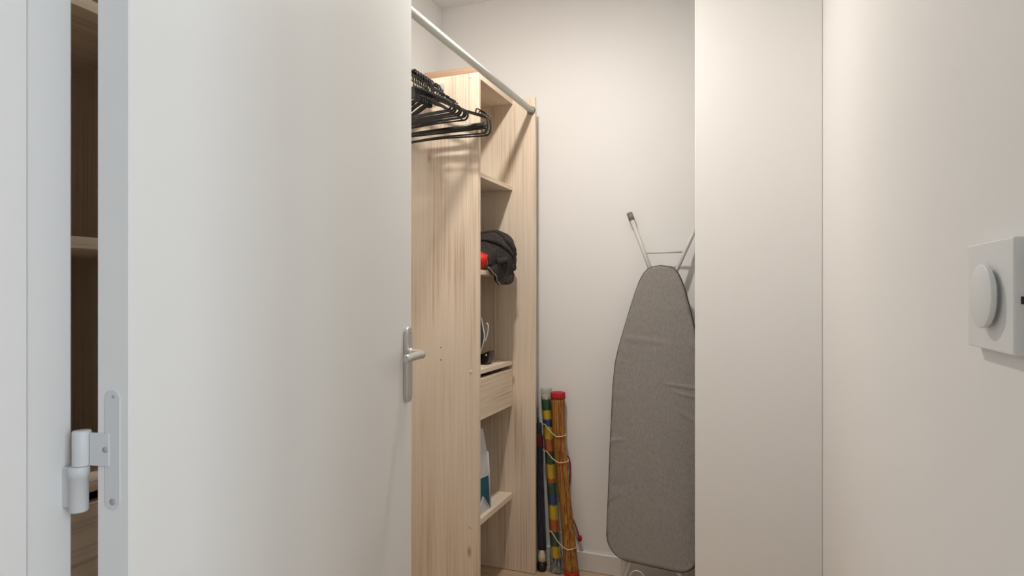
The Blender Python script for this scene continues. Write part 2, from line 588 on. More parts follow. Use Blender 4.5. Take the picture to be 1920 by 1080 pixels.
# baseboards
def baseboard(name, x0, x1, y0, y1, label):
    struct(name, bm_box(x0, x1, y0, y1, 0.0, 0.082, 0.003), 'base', label, 'baseboard')
baseboard('baseboard_back', XL, XR - 0.012, YB - 0.012, YB, 'white baseboard along the back wall under the ironing board')
baseboard('baseboard_right', XR - 0.012, XR, YF1, YP - 0.012, 'white baseboard below the thermostat wall')
baseboard('baseboard_pier', XP, XR, YP - 0.012, YP, 'white baseboard at the foot of the wall stub')

# door frame: jambs with a stop, head, lower hinge barrel
tr = empty('trim_1', (JL - 0.02, YF1 - 0.05, 0))
tag(tr, 'white lacquered door frame at the left edge, carrying the hinge', 'door frame', kind='structure')
YS = 0.402                      # where the stop ends and the rebate begins
STOP = 0.013
obj('jamb', bm_outline([(JL - 0.06, YF0), (JL + STOP, YF0), (JL + STOP, YS - 0.004), (JL + STOP - 0.004, YS), (JL, YS), (JL, YF1 - 0.003), (JL - 0.003, YF1), (JL - 0.06, YF1)],
                       0.0, 2.10, 2), 'frame', tr)
obj('jamb', bm_outline([(JR + 0.056, YF0), (JR + 0.056, YF1), (JR + 0.003, YF1), (JR, YF1 - 0.003), (JR, YS), (JR - STOP, YS), (JR - STOP, YF0)],
                       0.0, 2.10, 2), 'frame', tr)
hd = bm_box(JL, JR, YF0, YF1, 2.05, 2.10)
bm_box(JL, JR, YF0, YS, 2.037, 2.05, bm=hd)
obj('head', hd, 'frame', tr)
# the fixed (lower) hinge barrel with its leaf against the frame
HX, HY = -0.6685, 0.4465
hb = bm_lathe([(0.0001, 0.9555), (0.0078, 0.9560), (0.0090, 0.9575), (0.0090, 0.9930), (0.0099, 0.9935), (0.0101, 1.0030), (0.0098, 1.0040), (0.0001, 1.0042)], 2, (HX - 0.0015, HY - 0.002, 0), 28)
hl = obj('hinge_barrel', hb, 'hinge', tr)
tag(hl, 'white painted fixed hinge barrel on the frame')
lb = bm_box(JL - 0.001, HX - 0.004, HY - 0.006, HY - 0.001, 0.9585, 1.0020, 0.0015)
obj('hinge_leaf', lb, 'hinge', tr)

# ------------------------------------------------------------------ the open door
DC = Vector((-0.61293, 0.45866, 0))          # near corner of the visible face
PH = R(9.80)                                  # door has swung a little past square
DW, DT, DH = 0.83, 0.040, 2.035
door = empty('door_1', DC)
door.rotation_euler = (0, 0, PH)              # local +y runs along the leaf to the latch edge, +x out of the visible face
tag(door, 'white door standing open into the closet', 'door', kind='structure')
obj('door_leaf', bm_box(-DT, 0, 0, DW, 0.008, DH, 0.0012), 'door', door, local=True)

# hinge leaf on the hinge edge (faces -y)
def rounded_strip(x0, x1, z0, z1, r, n=8):
    pts = []
    for cx, cz, a0 in ((x1 - r, z1 - r, 0), (x0 + r, z1 - r, 90), (x0 + r, z0 + r, 180), (x1 - r, z0 + r, 270)):
        for k in range(n + 1):
            a = R(a0 + 90 * k / n)
            pts.append((cx + r * math.cos(a), cz + r * math.sin(a)))
    return pts
hp = obj('hinge_plate', bm_outline(rounded_strip(-0.0288, -0.0104, 0.9590, 1.0860, 0.0090), -0.0016, 0.004, 1, 0.0004, 1), 'hinge', door, local=True)
st = bm_box(-0.047, -0.0225, -0.0030, 0.001, 1.0052, 1.0400, 0.0006)
sp = obj('hinge_strap', st, 'hinge', door, local=True)
tag(sp, 'white hinge strap bridging the gap to the barrel')
# moving barrel, in door space
hv = Matrix.Rotation(-PH, 4, 'Z') @ (Vector((HX, HY, 0)) - DC)
kb = bm_lathe([(0.0001, 1.0050), (0.0088, 1.0050), (0.0090, 1.0060), (0.0090, 1.0405), (0.0084, 1.0420), (0.0001, 1.0422)], 2, (hv.x, hv.y, 0), 28)
obj('hinge_knuckle', kb, 'hinge', door, local=True)
for (sx, sz, sr) in ((-0.0175, 1.0795, 0.0016), (-0.0265, 1.0230, 0.0032), (-0.0188, 0.9680, 0.0036)):
    yb = -0.0034 if sx < -0.025 else -0.0018
    sb = bm_lathe([(0.0001, yb - 0.0008), (sr * 0.5, yb - 0.0007), (sr * 0.55, yb - 0.0002), (sr * 0.9, yb - 0.0006), (sr, yb), (sr, yb + 0.001)], 1, (sx, 0, sz), 16)
    q = obj('screw', sb, 'screw', hp, local=True)
    q.location = q.location - hp.location

# lever handle with long plate
PT = 0.796
def plate(side):
    s = 1 if side > 0 else -1
    x_in = 0.0 if side > 0 else -DT
    pts = []
    w2, z0, z1 = 0.0185, 0.935, 1.1105
    for k in range(13):
        a = R(180 * k / 12)
        pts.append((PT + w2 * math.cos(a), z1 - 0.017 + 0.017 * math.sin(a)))
    for k in range(13):
        a = R(180 + 180 * k / 12)
        pts.append((PT + w2 * math.cos(a), z0 + 0.017 + 0.017 * math.sin(a)))
    p = obj('handle_plate', bm_outline(pts, x_in - s * 0.0006, x_in + s * 0.0095, 0, 0.003, 3), 'alu', door, local=True)
    for z in (0.950, 1.0965):
        q = obj('screw', bm_lathe([(0.0001, x_in + s * 0.0090), (0.0035, x_in + s * 0.0092), (0.0036, x_in + s * 0.0104), (0.0012, x_in + s * 0.0100), (0.0001, x_in + s * 0.0095)], 0, (0, PT, z), 14), 'screw', p, local=True)
        q.location = q.location - p.location
    zl = 1.0475
    path = smooth_path([(x_in + s * 0.008, PT, zl), (x_in + s * 0.022, PT, zl), (x_in + s * 0.034, PT - 0.003, zl), (x_in + s * 0.0415, PT - 0.012, zl), (x_in + s * 0.043, PT - 0.03, zl + 0.0005),
                        (x_in + s * 0.043, PT - 0.065, zl + 0.001), (x_in + s * 0.042, PT - 0.112, zl)], 5)
    n = len(path)
    rad = [0.0105 if i < n * 0.3 else 0.0105 - 0.0025 * (i / n - 0.3) for i in range(n)]
    rad[-1] = 0.0065
    obj('handle_lever', bm_tube(path, rad, 16), 'alu', door, local=True)
    rs = bm_lathe([(0.0135, x_in + s * 0.008), (0.0135, x_in + s * 0.0135), (0.012, x_in + s * 0.015), (0.0001, x_in + s * 0.015)], 0, (0, PT, zl), 20)
    obj('handle_collar', rs, 'alu', door, local=True)
plate(1)
plate(-1)

# ------------------------------------------------------------------ shelf units
XF = -0.953                    # shelf front line
PTH = 0.018
TOP = 2.014

def shelf_unit(name, y0, y1, label, far_wide, near_wide, cap_side):
    u = empty(name, ((XL + XF) / 2, (y0 + y1) / 2, 0))
    tag(u, label, 'shelf unit')
    xb = XL + 0.004
    near_x = XF + (0.101 if near_wide else 0.0)
    far_x = XF + (0.101 if far_wide else 0.0)
    obj('side_panel', bm_box(xb, near_x, y0, y0 + PTH, 0.002, TOP, 0.0007), 'wood_z', u)
    obj('side_panel', bm_box(xb, far_x, y1 - PTH, y1, 0.002, TOP, 0.0007), 'wood_z', u)
    ya, yb = y0 + PTH, y1 - PTH
    obj('back_panel', bm_box(xb, xb + 0.006, ya, yb, 0.05, TOP), 'wood_z', u)
    obj('top_panel', bm_box(xb + 0.006, XF, ya, yb, TOP - 0.021, TOP - 0.001, 0.0007), 'wood_y', u)
    for z0, z1 in ((1.625, 1.643), (1.257, 1.275), (0.880, 0.898), (0.310, 0.3325)):
        obj('shelf', bm_box(xb + 0.006, XF - 0.0015, ya, yb, z0, z1, 0.0008), 'wood_y', u)
    dr = obj('drawer', bm_box(XF - 0.0185, XF - 0.0005, ya + 0.002, yb - 0.002, 0.707, 0.8635, 0.0008), 'wood_y', u)
    box = bm_box(xb + 0.05, XF - 0.0186, ya + 0.015, ya + 0.027, 0.725, 0.83)
    bm_box(xb + 0.05, XF - 0.0186, yb - 0.027, yb - 0.015, 0.725, 0.83, bm=box)
    bm_box(xb + 0.05, xb + 0.062, ya + 0.027, yb - 0.027, 0.725, 0.83, bm=box)
    bm_box(xb + 0.062, XF - 0.0186, ya + 0.027, yb - 0.027, 0.725, 0.733, bm=box)
    q = obj('drawer_box', box, 'wood_y', dr, local=True)
    q.location = q.location - wpos(dr)
    if cap_side:
        for x, z in ((-0.986, 2.0005), (-0.986, 0.8895), (-0.988, 0.3085), (-1.26, 0.8895), (-1.26, 0.3085)):
            obj('cover_cap', bm_lathe([(0.0001, y0 - 0.0016), (0.0058, y0 - 0.0014), (0.0074, y0 - 0.0004), (0.0074, y0 + 0.001)], 1, (x, 0, z), 18), 'cap', u)
        for x, z in ((-1.112, 0.9774), (-1.112, 0.9304)):
            obj('screw_hole', bm_lathe([(0.0001, y0 - 0.0004), (0.0024, y0 - 0.0004), (0.0024, y0 + 0.001)], 1, (x, 0, z), 10), 'hole', u)
    return u

shelf_unit('shelf_unit', 2.100, 2.470, 'tall pale oak shelf unit beside the ironing board, towel on its shelf', True, False, True)
shelf_unit('shelf_unit', 0.475, 0.845, 'dark-looking oak shelf unit seen through the gap at the door hinge', False, True, False)

# loose plank on top of the unit
pl = obj('plank', bm_box(-0.12, 0.115, -0.075, 0.075, 0.0, 0.028, 0.001), 'wood_x')
pl.location = (-1.075, 2.185, TOP + 0.0145)
pl.rotation_euler = (0, 0, R(3))
tag(pl, 'loose reddish wooden plank lying on top of the shelf unit', 'plank')

# ------------------------------------------------------------------ rails
rr = empty('clothes_rod', (-0.8685, 1.47, 1.957))
tag(rr, 'long white round rod running in front of the shelf unit', 'rod')
obj('tube', bm_tube([(-0.8685, 0.498, 1.957), (-0.8685, 2.446, 1.957)], 0.0125, 24), 'rod_white', rr)
def flange(yw, s, x, z, parent, mat):
    bm = bm_lathe([(0.0001, yw), (0.0185, yw), (0.0185, yw - s * 0.003), (0.0158, yw - s * 0.004), (0.0155, yw - s * 0.013), (0.0128, yw - s * 0.0132)], 1, (x, 0, z), 24)
    obj('flange', bm, mat, parent)
flange(2.452, 1, -0.8685, 1.957, rr, 'steel')
flange(0.493, -1, -0.8685, 1.957, rr, 'steel')

RX, RZ = -1.110, 1.958
cr_ = empty('hanger_rod', (RX, 1.47, RZ))
tag(cr_, 'chrome clothes rail the black hangers hang from', 'rod')
obj('tube', bm_tube([(RX, 0.848, RZ), (RX, 2.097, RZ)], 0.0125, 20), 'chrome', cr_)
br = bm_outline(rounded_strip(RX - 0.014, RX + 0.014, RZ - 0.033, RZ + 0.030, 0.0135), 2.0945, 2.0995, 1, 0.001, 1)
obj('bracket', br, 'chrome', cr_)
br = bm_outline(rounded_strip(RX - 0.014, RX + 0.014, RZ - 0.033, RZ + 0.030, 0.0135), 0.8455, 0.8505, 1, 0.001, 1)
obj('bracket', br, 'chrome', cr_)

# ------------------------------------------------------------------ hangers
def hanger(kind):
    """origin on the rail's axis, plane xz"""
    h = empty('clothes_hanger', (0, 0, 0))
    hr = 0.0165
    hook = []
    for k in range(15):
        a = R(-40 + (235 * k / 14))
        hook.append((hr * math.cos(a), 0, hr * math.sin(a)))
    hook += [(-0.010, 0, -0.018), (0.0, 0, -0.027), (0.0, 0, -0.046)]
    obj('hook', bm_tube(smooth_path(hook, 2), 0.0028, 8), 'black', h, local=True)
    a0, a1 = -0.045, -0.135
    tipx = 0.218
    if kind == 0:      # thin tube triangle with ring ends and a thick trouser bar
        pth = [(-tipx, 0, a1 - 0.012), (-tipx + 0.012, 0, a1 + 0.003), (-0.10, 0, a0 - 0.045), (-0.03, 0, a0 - 0.010), (0, 0, a0), (0.03, 0, a0 - 0.010), (0.10, 0, a0 - 0.045), (tipx - 0.012, 0, a1 + 0.003), (tipx, 0, a1 - 0.012),
               (tipx + 0.002, 0, a1 - 0.040), (tipx - 0.006, 0, a1 - 0.057), (tipx - 0.03, 0, a1 - 0.060), (0.1, 0, a1 - 0.056), (0, 0, a1 - 0.053), (-0.1, 0, a1 - 0.056), (-tipx + 0.03, 0, a1 - 0.060), (-tipx + 0.006, 0, a1 - 0.057), (-tipx - 0.002, 0, a1 - 0.040)]
        p = [Vector(q) for q in pth]
        sm = []
        n = len(p)
        for i in range(n):
            p0, p1, p2, p3 = p[i - 1], p[i], p[(i + 1) % n], p[(i + 2) % n]
            for k in range(4):
                t = k / 4
                sm.append(0.5 * ((2 * p1) + (-p0 + p2) * t + (2 * p0 - 5 * p1 + 4 * p2 - p3) * t * t + (-p0 + 3 * p1 - 3 * p2 + p3) * t ** 3))
        obj('frame', bm_tube(sm, 0.0032, 8, closed=True), 'black', h, local=True)
        obj('trouser_bar', bm_tube([(-tipx + 0.012, 0, a1 - 0.028), (tipx - 0.012, 0, a1 - 0.028)], 0.006, 10, flat=(0.004, 0.0085)), 'black', h, local=True)
        for s in (-1, 1):
            ring = [(s * (tipx - 0.012) + 0.010 * math.cos(2 * PI * k / 16), 0.002, a1 - 0.047 + 0.010 * math.sin(2 * PI * k / 16)) for k in range(16)]
            obj('end_ring', bm_tube(ring, 0.0022, 6, closed=True), 'black', h, local=True)
            cl = [(s * (tipx - 0.045), 0, a1 + 0.018), (s * (tipx - 0.042), 0, a1 + 0.032), (s * (tipx - 0.028), 0, a1 + 0.026), (s * (tipx - 0.002), 0, a1 + 0.010), (s * (tipx + 0.004), 0, a1 + 0.001)]
            obj('strap_notch', bm_tube(smooth_path(cl, 4), 0.0024, 6), 'black', h, local=True)
    else:              # smaller moulded shoulder with thin bar and curled ends
        b1 = -0.118
        for s in (-1, 1):
            arm = smooth_path([(0, 0, a0), (s * 0.04, 0, a0 - 0.014), (s * 0.10, 0, a0 - 0.045), (s * 0.158, 0, b1 - 0.004), (s * 0.170, 0, b1 - 0.016), (s * 0.163, 0, b1 - 0.030), (s * 0.148, 0, b1 - 0.033)], 5)
            obj('shoulder', bm_tube(arm, 0.004, 8, flat=(0.0046, 0.0032)), 'black', h, local=True)
            lo_ = smooth_path([(s * 0.02, 0, a0 - 0.030), (s * 0.08, 0, a0 - 0.056), (s * 0.135, 0, b1 - 0.022), (s * 0.148, 0, b1 - 0.032)], 5)
            obj('rib', bm_tube(lo_, 0.0026, 6), 'black', h, local=True)
            nt_ = smooth_path([(s * 0.070, 0, a0 - 0.024), (s * 0.073, 0, a0 - 0.014), (s * 0.088, 0, a0 - 0.020), (s * 0.125, 0, a0 - 0.042)], 4)
            obj('strap_notch', bm_tube(nt_, 0.0024, 6), 'black', h, local=True)
        obj('trouser_bar', bm_tube(smooth_path([(-0.152, 0, b1 - 0.033), (-0.1, 0, b1 - 0.031), (0, 0, b1 - 0.029), (0.1, 0, b1 - 0.031), (0.152, 0, b1 - 0.033)], 4), 0.0032, 8), 'black', h, local=True)
        cb = bm_box(-0.011, 0.011, -0.0035, 0.0035, a0 - 0.040, a0 + 0.004, 0.003)
        obj('collar', cb, 'black', h, local=True)
    return h

H0, H1 = hanger(0), hanger(1)
spots = [  # rail position, turn (deg), kind
    (2.064, 0, 0), (2.046, -3, 0), (2.012, -9, 1), (1.996, -10, 1), (1.980, -9, 1), (1.963, -11, 1), (1.946, -10, 1), (1.929, -12, 1), (1.911, -11, 1), (1.893, -12, 1)]
HLAB = ['black wide hanger nearest the oak panel, first on the chrome rail',
        'black wide hanger with thick trouser bar, second from the oak panel']
ORD = ['third', 'fourth', 'fifth', 'sixth', 'seventh', 'eighth', 'ninth', 'tenth']
used = set()
for i, (yy, rz, kd) in enumerate(spots):
    src = (H0, H1)[kd]
    if kd not in used:
        used.add(kd); o = src
    else:
        o = copy_tree(src)
    o.location = (RX, yy, RZ + 0.0125 + 0.0030 - 0.0165)
    o.rotation_euler = (0, R(random.uniform(-1.2, 1.2)), R(rz))
    lab = HLAB[i] if i < 2 else 'small black moulded hanger, %s from the oak panel on the chrome rail' % ORD[i - 2]
    tag(o, lab, 'hanger', 'black clothes hangers on the chrome rail')

# ------------------------------------------------------------------ things on the shelves
# dark terry towel, heaped on the shelf and slumping over its front edge
ZS = 1.275
def towel_fn(u, v):
    yy = 2.185 + 0.215 * v
    # section: u 0 back on the shelf .. 1 hanging hem
    prof = [(-1.18, ZS + 0.012), (-1.13, ZS + 0.085), (-1.06, ZS + 0.145), (-1.00, ZS + 0.158), (-0.950, ZS + 0.150), (-0.916, ZS + 0.118), (-0.903, ZS + 0.070), (-0.905, ZS + 0.022), (-0.918, ZS - 0.022), (-0.936, ZS - 0.055)]
    t = u * (len(prof) - 1)
    i = min(int(t), len(prof) - 2)
    f = t - i
    p0 = prof[max(i - 1, 0)]; p1 = prof[i]; p2 = prof[i + 1]; p3 = prof[min(i + 2, len(prof) - 1)]
    def cat(k):
        return 0.5 * (2 * p1[k] + (p2[k] - p0[k]) * f + (2 * p0[k] - 5 * p1[k] + 4 * p2[k] - p3[k]) * f * f + (-p0[k] + 3 * p1[k] - 3 * p2[k] + p3[k]) * f ** 3)
    x, z = cat(0), cat(1)
    # falls away to either side
    e = abs(v - 0.56) / 0.56
    drop = max(0.0, e - 0.35) / 0.65
    z = z - (z - (ZS + 0.012)) * 0.62 * drop ** 2 if z > ZS + 0.012 else z + (ZS + 0.012 - z) * min(1, 1.2 * drop)
    x -= 0.055 * drop ** 2 * (1 if u > 0.35 else 0)
    # folds
    fold = 0.015 * math.sin(10.0 * v + 5.0 * u) + 0.011 * math.sin(19 * v - 8 * u + 1.0)
    nn = noise.noise(Vector((x * 14, yy * 14, z * 14))) * 0.014 + noise.noise(Vector((x * 40, yy * 40, z * 40))) * 0.004
    x += (fold * 0.7 + nn) * (0.4 + u)
    z += nn + fold * 0.5 * (1 - u)
    if u < 0.62:
        z = max(z, ZS + 0.006)
    elif x < -0.946:
        x = -0.946 + 0.1 * (x + 0.946)
    return Vector((x, yy, z))
tw = empty('towel', (-1.0, 2.29, ZS))
tag(tw, 'dark grey terry towel heaped on the middle shelf, slumping over its edge', 'towel')
obj('cloth', bm_grid(towel_fn, 44, 34, thick=0.007), 'towel', tw)
# hanging corner fold with a pale hem, and a rolled fold across it
def flap_fn(u, v):
    a = Vector((-0.946, 2.165, ZS + 0.010)); b = Vector((-0.902, 2.360, ZS + 0.075))
    c = Vector((-0.921, 2.240, ZS - 0.057)); d = Vector((-0.906, 2.335, ZS - 0.018))
    p = a.lerp(b, v).lerp(c.lerp(d, v), u)
    p.x += 0.022 * math.sin(PI * v) * (0.6 + 0.4 * u) + 0.006 * math.sin(8 * v + 5 * u)
    p.z += -0.006 * math.sin(PI * v) * u
    p += Vector((1, 0, 0.3)) * noise.noise(p * 30) * 0.006
    return p
obj('flap', bm_grid(flap_fn, 20, 20, thick=0.008), 'towel', tw)
obj('hem', bm_tube([flap_fn(k / 20, 0.0) + Vector((0.005, -0.003, 0)) for k in range(21)], 0.0022, 8), 'piping', tw)
for u0, u1, v0, v1, rr0 in ((0.30, 0.80, 0.30, 0.62, 0.013), (0.26, 0.78, 0.62, 0.80, 0.014), (0.40, 0.74, 0.12, 0.36, 0.010)):
    pth = [towel_fn(u0 + (u1 - u0) * k / 14, v0 + (v1 - v0) * k / 14) + Vector((0.002, 0, 0.002)) for k in range(15)]
    obj('fold', bm_tube(pth, [rr0 * (0.35 + 0.65 * math.sin(PI * min(max(k / 14, 0.06), 0.94))) for k in range(15)], 10), 'towel', tw)
rl = smooth_path([(-0.924, 2.205, ZS + 0.034), (-0.908, 2.228, ZS + 0.040), (-0.905, 2.262, ZS + 0.046), (-0.912, 2.320, ZS + 0.062)], 6)
obj('rolled_fold', bm_tube(rl, [0.011 + 0.003 * i / len(rl) for i in range(len(rl))], 12), 'towel', tw)

# red cloth beside it
def red_fn(u, v):
    a = 2 * PI * u
    r = 0.052 * math.sin(PI * min(max(v, 0.001), 0.999)) ** 0.6
    yy = 2.128 + 0.085 * v
    x = -0.993 + r * 0.85 * math.cos(a)
    z = ZS + 0.038 + 0.036 * (r / 0.052) * math.sin(a)
    p = Vector((x, yy, z))
    n = noise.noise(p * 26) * 0.012 + noise.noise(p * 60) * 0.004
    p.x += n; p.z += n * 0.8
    p.z = max(p.z, ZS + 0.002)
    return p
rc = obj('red_garment', bm_grid(red_fn, 40, 24), 'red_cloth')
tag(rc, 'bright red cloth crumpled on the shelf beside the dark towel', 'cloth')

# upright iron on the shelf above the drawer
ZD = 0.898
ir = empty('clothes_iron', (-1.045, 2.20, ZD))
tag(ir, 'black upright appliance with a pale curved edge, on the shelf above the drawer', 'iron')
edge = [(-1.0151, ZD + 0.006), (-1.0135, 0.9346), (-1.0058, 0.9562), (-0.9965, 0.9842), (-0.9900, 1.0162), (-0.9955, 1.0478), (-1.0035, 1.088)]
ep = smooth_path([(x, 0, z) for x, z in edge], 4)
ol = [(p.x, p.z) for p in ep] + [(-1.030, 1.092), (-1.062, 1.070), (-1.078, 1.0), (-1.078, 0.94), (-1.070, ZD + 0.001), (-1.022, ZD + 0.001)]
obj('body', bm_outline(ol, 2.165, 2.238, 1, 0.008, 2), 'black_matt', ir)
obj('edge_strip', bm_tube([(p.x + 0.0005, 2.236, p.z) for p in ep], 0.0024, 8), 'white_plastic', ir)
fin = smooth_path([(-0.985, 2.246, 1.068), (-0.9775, 2.246, 1.058), (-0.9800, 2.246, 1.028), (-0.990, 2.244, 0.995)], 5)
obj('side_clip', bm_tube(fin, 0.0022, 8), 'white_plastic', ir)
hp_ = smooth_path([(-1.062, 2.20, ZD + 0.165), (-1.105, 2.20, ZD + 0.150), (-1.120, 2.20, ZD + 0.095), (-1.105, 2.20, ZD + 0.035), (-1.062, 2.20, ZD + 0.020)], 6)
obj('handle', bm_tube(hp_, 0.013, 12), 'black', ir)
# its black stand / cable cradle lying in front
cd = empty('cable_cradle', (-1.0, 2.29, ZD))
tag(cd, 'black plastic cradle with a small pierced lug, lying at the foot of the upright appliance', 'cradle')
bm = bm_outline([(-1.045, ZD + 0.001), (-0.994, ZD + 0.001), (-0.986, ZD + 0.014), (-0.978, ZD + 0.052), (-0.984, ZD + 0.056), (-1.012, ZD + 0.044), (-1.045, ZD + 0.036)], 2.262, 2.312, 1, 0.004, 2)
obj('body', bm, 'black', cd)
bm = bm_lathe([(0.0001, 2.2605), (0.0052, 2.2605), (0.0052, 2.263)], 1, (-0.993, 0, ZD + 0.040), 3)
obj('lug_hole', bm, 'white_plastic', cd)

# paper carrier bag on the low shelf
ZB = 0.3325
bg = empty('paper_bag', (-1.09, 2.19, ZB))
tag(bg, 'white paper carrier bag with teal blue lower panel on the low shelf', 'bag')
def bag():
    bm = bmesh.new()
    y0, y1 = 2.124, 2.252
    yc = (y0 + y1) / 2
    xf, xb_ = -0.972, -1.235
    h = 0.325
    V = lambda x, y, z: bm.verts.new((x, y, ZB + z))
    # side facing the room: four corners, gusset crease
    A = V(xf, y0, 0.001); B = V(xf, y1, 0.001)
    C0 = V(xf - 0.004, yc, 0.062)                       # apex of the folded V
    S0 = V(xf - 0.004, y0 + 0.004, 0.13); S1 = V(xf - 0.004, y1 - 0.006, 0.13); SC_ = V(xf - 0.016, yc, 0.13)
    T0 = V(xf - 0.020, y0 + 0.020, h); T1 = V(xf - 0.016, y1 - 0.034, h - 0.004); TC = V(xf - 0.045, yc - 0.008, h - 0.003)
    m0 = V(xf - 0.009, y0 + 0.010, 0.23); m1 = V(xf - 0.007, y1 - 0.013, 0.225); mc = V(xf - 0.030, yc - 0.004, 0.225)
    def F(*vs_, mi=0):
        f = bm.faces.new(vs_); f.material_index = mi
    F(A, B, C0)                                         # pale turned-up triangle
    F(A, C0, SC_, S0, mi=1); F(C0, B, S1, SC_, mi=1)
    F(S0, SC_, mc, m0); F(SC_, S1, m1, mc)
    F(m0, mc, TC, T0); F(mc, m1, T1, TC)
    # back
    a = V(xb_, y0, 0.001); b = V(xb_, y1, 0.001)
    t0 = V(xb_ + 0.02, y0 + 0.020, h); t1 = V(xb_ + 0.02, y1 - 0.034, h)
    F(a, A, S0, m0, T0, t0); F(b, t1, T1, m1, S1, B)
    F(a, t0, t1, b); F(a, b, B, A)
    return bm
ob = obj('bag_body', bag(), ['paper', 'teal'], bg)
# white front corner strip beside the print and the crisp turned fold
obj('corner_strip', bm_tube([(-0.9715, 2.250, ZB + 0.003), (-0.9745, 2.2455, ZB + 0.13), (-0.978, 2.239, ZB + 0.226)], 0.004, 6, flat=(0.0016, 0.0055)), 'paper', bg)
obj('turned_fold', bm_tube([(-0.971, 2.128, ZB + 0.004), (-0.9745, 2.188, ZB + 0.062), (-0.971, 2.247, ZB + 0.004)], 0.003, 6, flat=(0.002, 0.003)), 'paper', bg)

# ------------------------------------------------------------------ rolled mats in the corner
def on_path(pts, z):
    """point of a bent centre line at height z (points ordered upwards)"""
    for p, q in zip(pts[:-1], pts[1:]):
        if z <= q[2] or q is pts[-1]:
            t = (z - p[2]) / (q[2] - p[2])
            return Vector(p).lerp(Vector(q), t)

def roll(pts, r, za, zb, seg=36, lobes=9, amp=0.03, n=30, phase=0.0, squash=0.92, waist=0.0):
    """lumpy roll round a bent centre line between two heights"""
    bm = bmesh.new()
    pts = smooth_path(pts, 8)
    rings = []
    for i in range(n + 1):
        t = i / n
        z = za + (zb - za) * t
        c = on_path(pts, z)
        k_ = 1 - waist * math.sin(PI * min(max((z - pts[0].z) / (pts[-1].z - pts[0].z), 0), 1))
        ring = []
        for k in range(seg):
            a = 2 * PI * k / seg
            rr_ = r * k_ * (1 + amp * math.sin(lobes * a + phase + 1.5 * t) + 0.5 * amp * math.sin(3 * a - 4 * t + phase) + 0.02 * noise.noise(Vector((a, t * 9, phase))))
            ring.append(bm.verts.new(c + Vector((rr_ * math.cos(a), squash * rr_ * math.sin(a), 0))))
        rings.append(ring)
    for A, B_ in zip(rings[:-1], rings[1:]):
        for k in range(seg):
            f = bm.faces.new((A[k], A[(k + 1) % seg], B_[(k + 1) % seg], B_[k])); f.smooth = True
    bm.faces.new(list(reversed(rings[0]))); bm.faces.new(rings[-1])
    return bm

SP = [(-0.6999, 2.48, 0.0165), (-0.7311, 2.5, 0.2861), (-0.7581, 2.512, 0.5055), (-0.77, 2.52, 0.639), (-0.7746, 2.527, 0.756)]
TP = [(-0.77, 2.512, 0.0275), (-0.7804, 2.515, 0.0929), (-0.7945, 2.522, 0.2709), (-0.8114, 2.53, 0.496), (-0.8227, 2.535, 0.632), (-0.8316, 2.54, 0.7229)]
SR, TR2 = 0.0300, 0.0200
sm_ = empty('straw_mat', (SP[0][0], SP[0][1], 0))
tag(sm_, 'rolled golden straw beach mat with red cloth bound ends', 'mat')
obj('straw_roll', roll(SP, SR, 0.022, 0.742, lobes=11, amp=0.025, waist=0.16), 'straw', sm_)
obj('end_binding', roll(SP, SR + 0.0015, 0.003, 0.030, n=4, lobes=5, amp=0.03), 'red_trim', sm_)
obj('end_binding', roll(SP, SR + 0.0015, 0.736, 0.762, n=4, lobes=5, amp=0.03), 'red_trim', sm_)
ed = [on_path(smooth_path(SP, 8), z) + Vector((0.011, -0.93 * 0.0285 * (1 - 0.16 * math.sin(PI * z / 0.76)), 0)) for z in [0.03 + 0.7 * k / 20 for k in range(21)]]
obj('loose_edge', bm_tube(ed, 0.003, 6, flat=(0.0012, 0.0022)), noise_mat('brown_red_edge', (0.26, 0.05, 0.015), (0.36, 0.09, 0.02), 60, 0.8), sm_)
# crimson carrying strap on the wall side
sp_ = [(-0.752, 2.546, 0.486), (-0.735, 2.549, 0.483), (-0.727, 2.552, 0.450), (-0.729, 2.552, 0.373), (-0.734, 2.552, 0.315), (-0.722, 2.552, 0.237), (-0.703, 2.550, 0.194), (-0.688, 2.549, 0.152)]
obj('carry_strap', bm_tube(smooth_path(sp_, 6), 0.008, 8, flat=(0.0075, 0.0030)), 'dark_red', sm_)
obj('tassel', bm_lathe([(0.0001, -0.012), (0.007, -0.011), (0.0095, -0.004), (0.009, 0.004), (0.006, 0.011), (0.0001, 0.012)], 2, (-0.683, 2.547, 0.142), 12), 'dark_red', sm_)

GR, YE, BL, OR, WH = (0.008, 0.085, 0.035), (0.75, 0.52, 0.010), (0.006, 0.050, 0.19), (0.58, 0.13, 0.010), (0.55, 0.48, 0.38)
bands = [(0.80, WH), (0.726, GR), (0.681, YE), (0.641, BL), (0.612, YE), (0.557, OR), (0.509, (0.16, 0.03, 0.01)), (0.503, GR), (0.452, YE), (0.391, OR), (0.372, GR), (0.328, BL),
         (0.280, YE), (0.221, OR), (0.171, GR), (0.107, YE), (0.062, BL)]
stp = empty('striped_mat', (TP[0][0], TP[0][1], 0))
tag(stp, 'rolled multicolour striped beach mat in a clear plastic sleeve', 'mat')
obj('striped_roll', roll(TP, TR2, 0.030, 0.742, lobes=7, amp=0.03, phase=2), stripes_mat(bands, (0.030 + 0.742) / 2), stp)
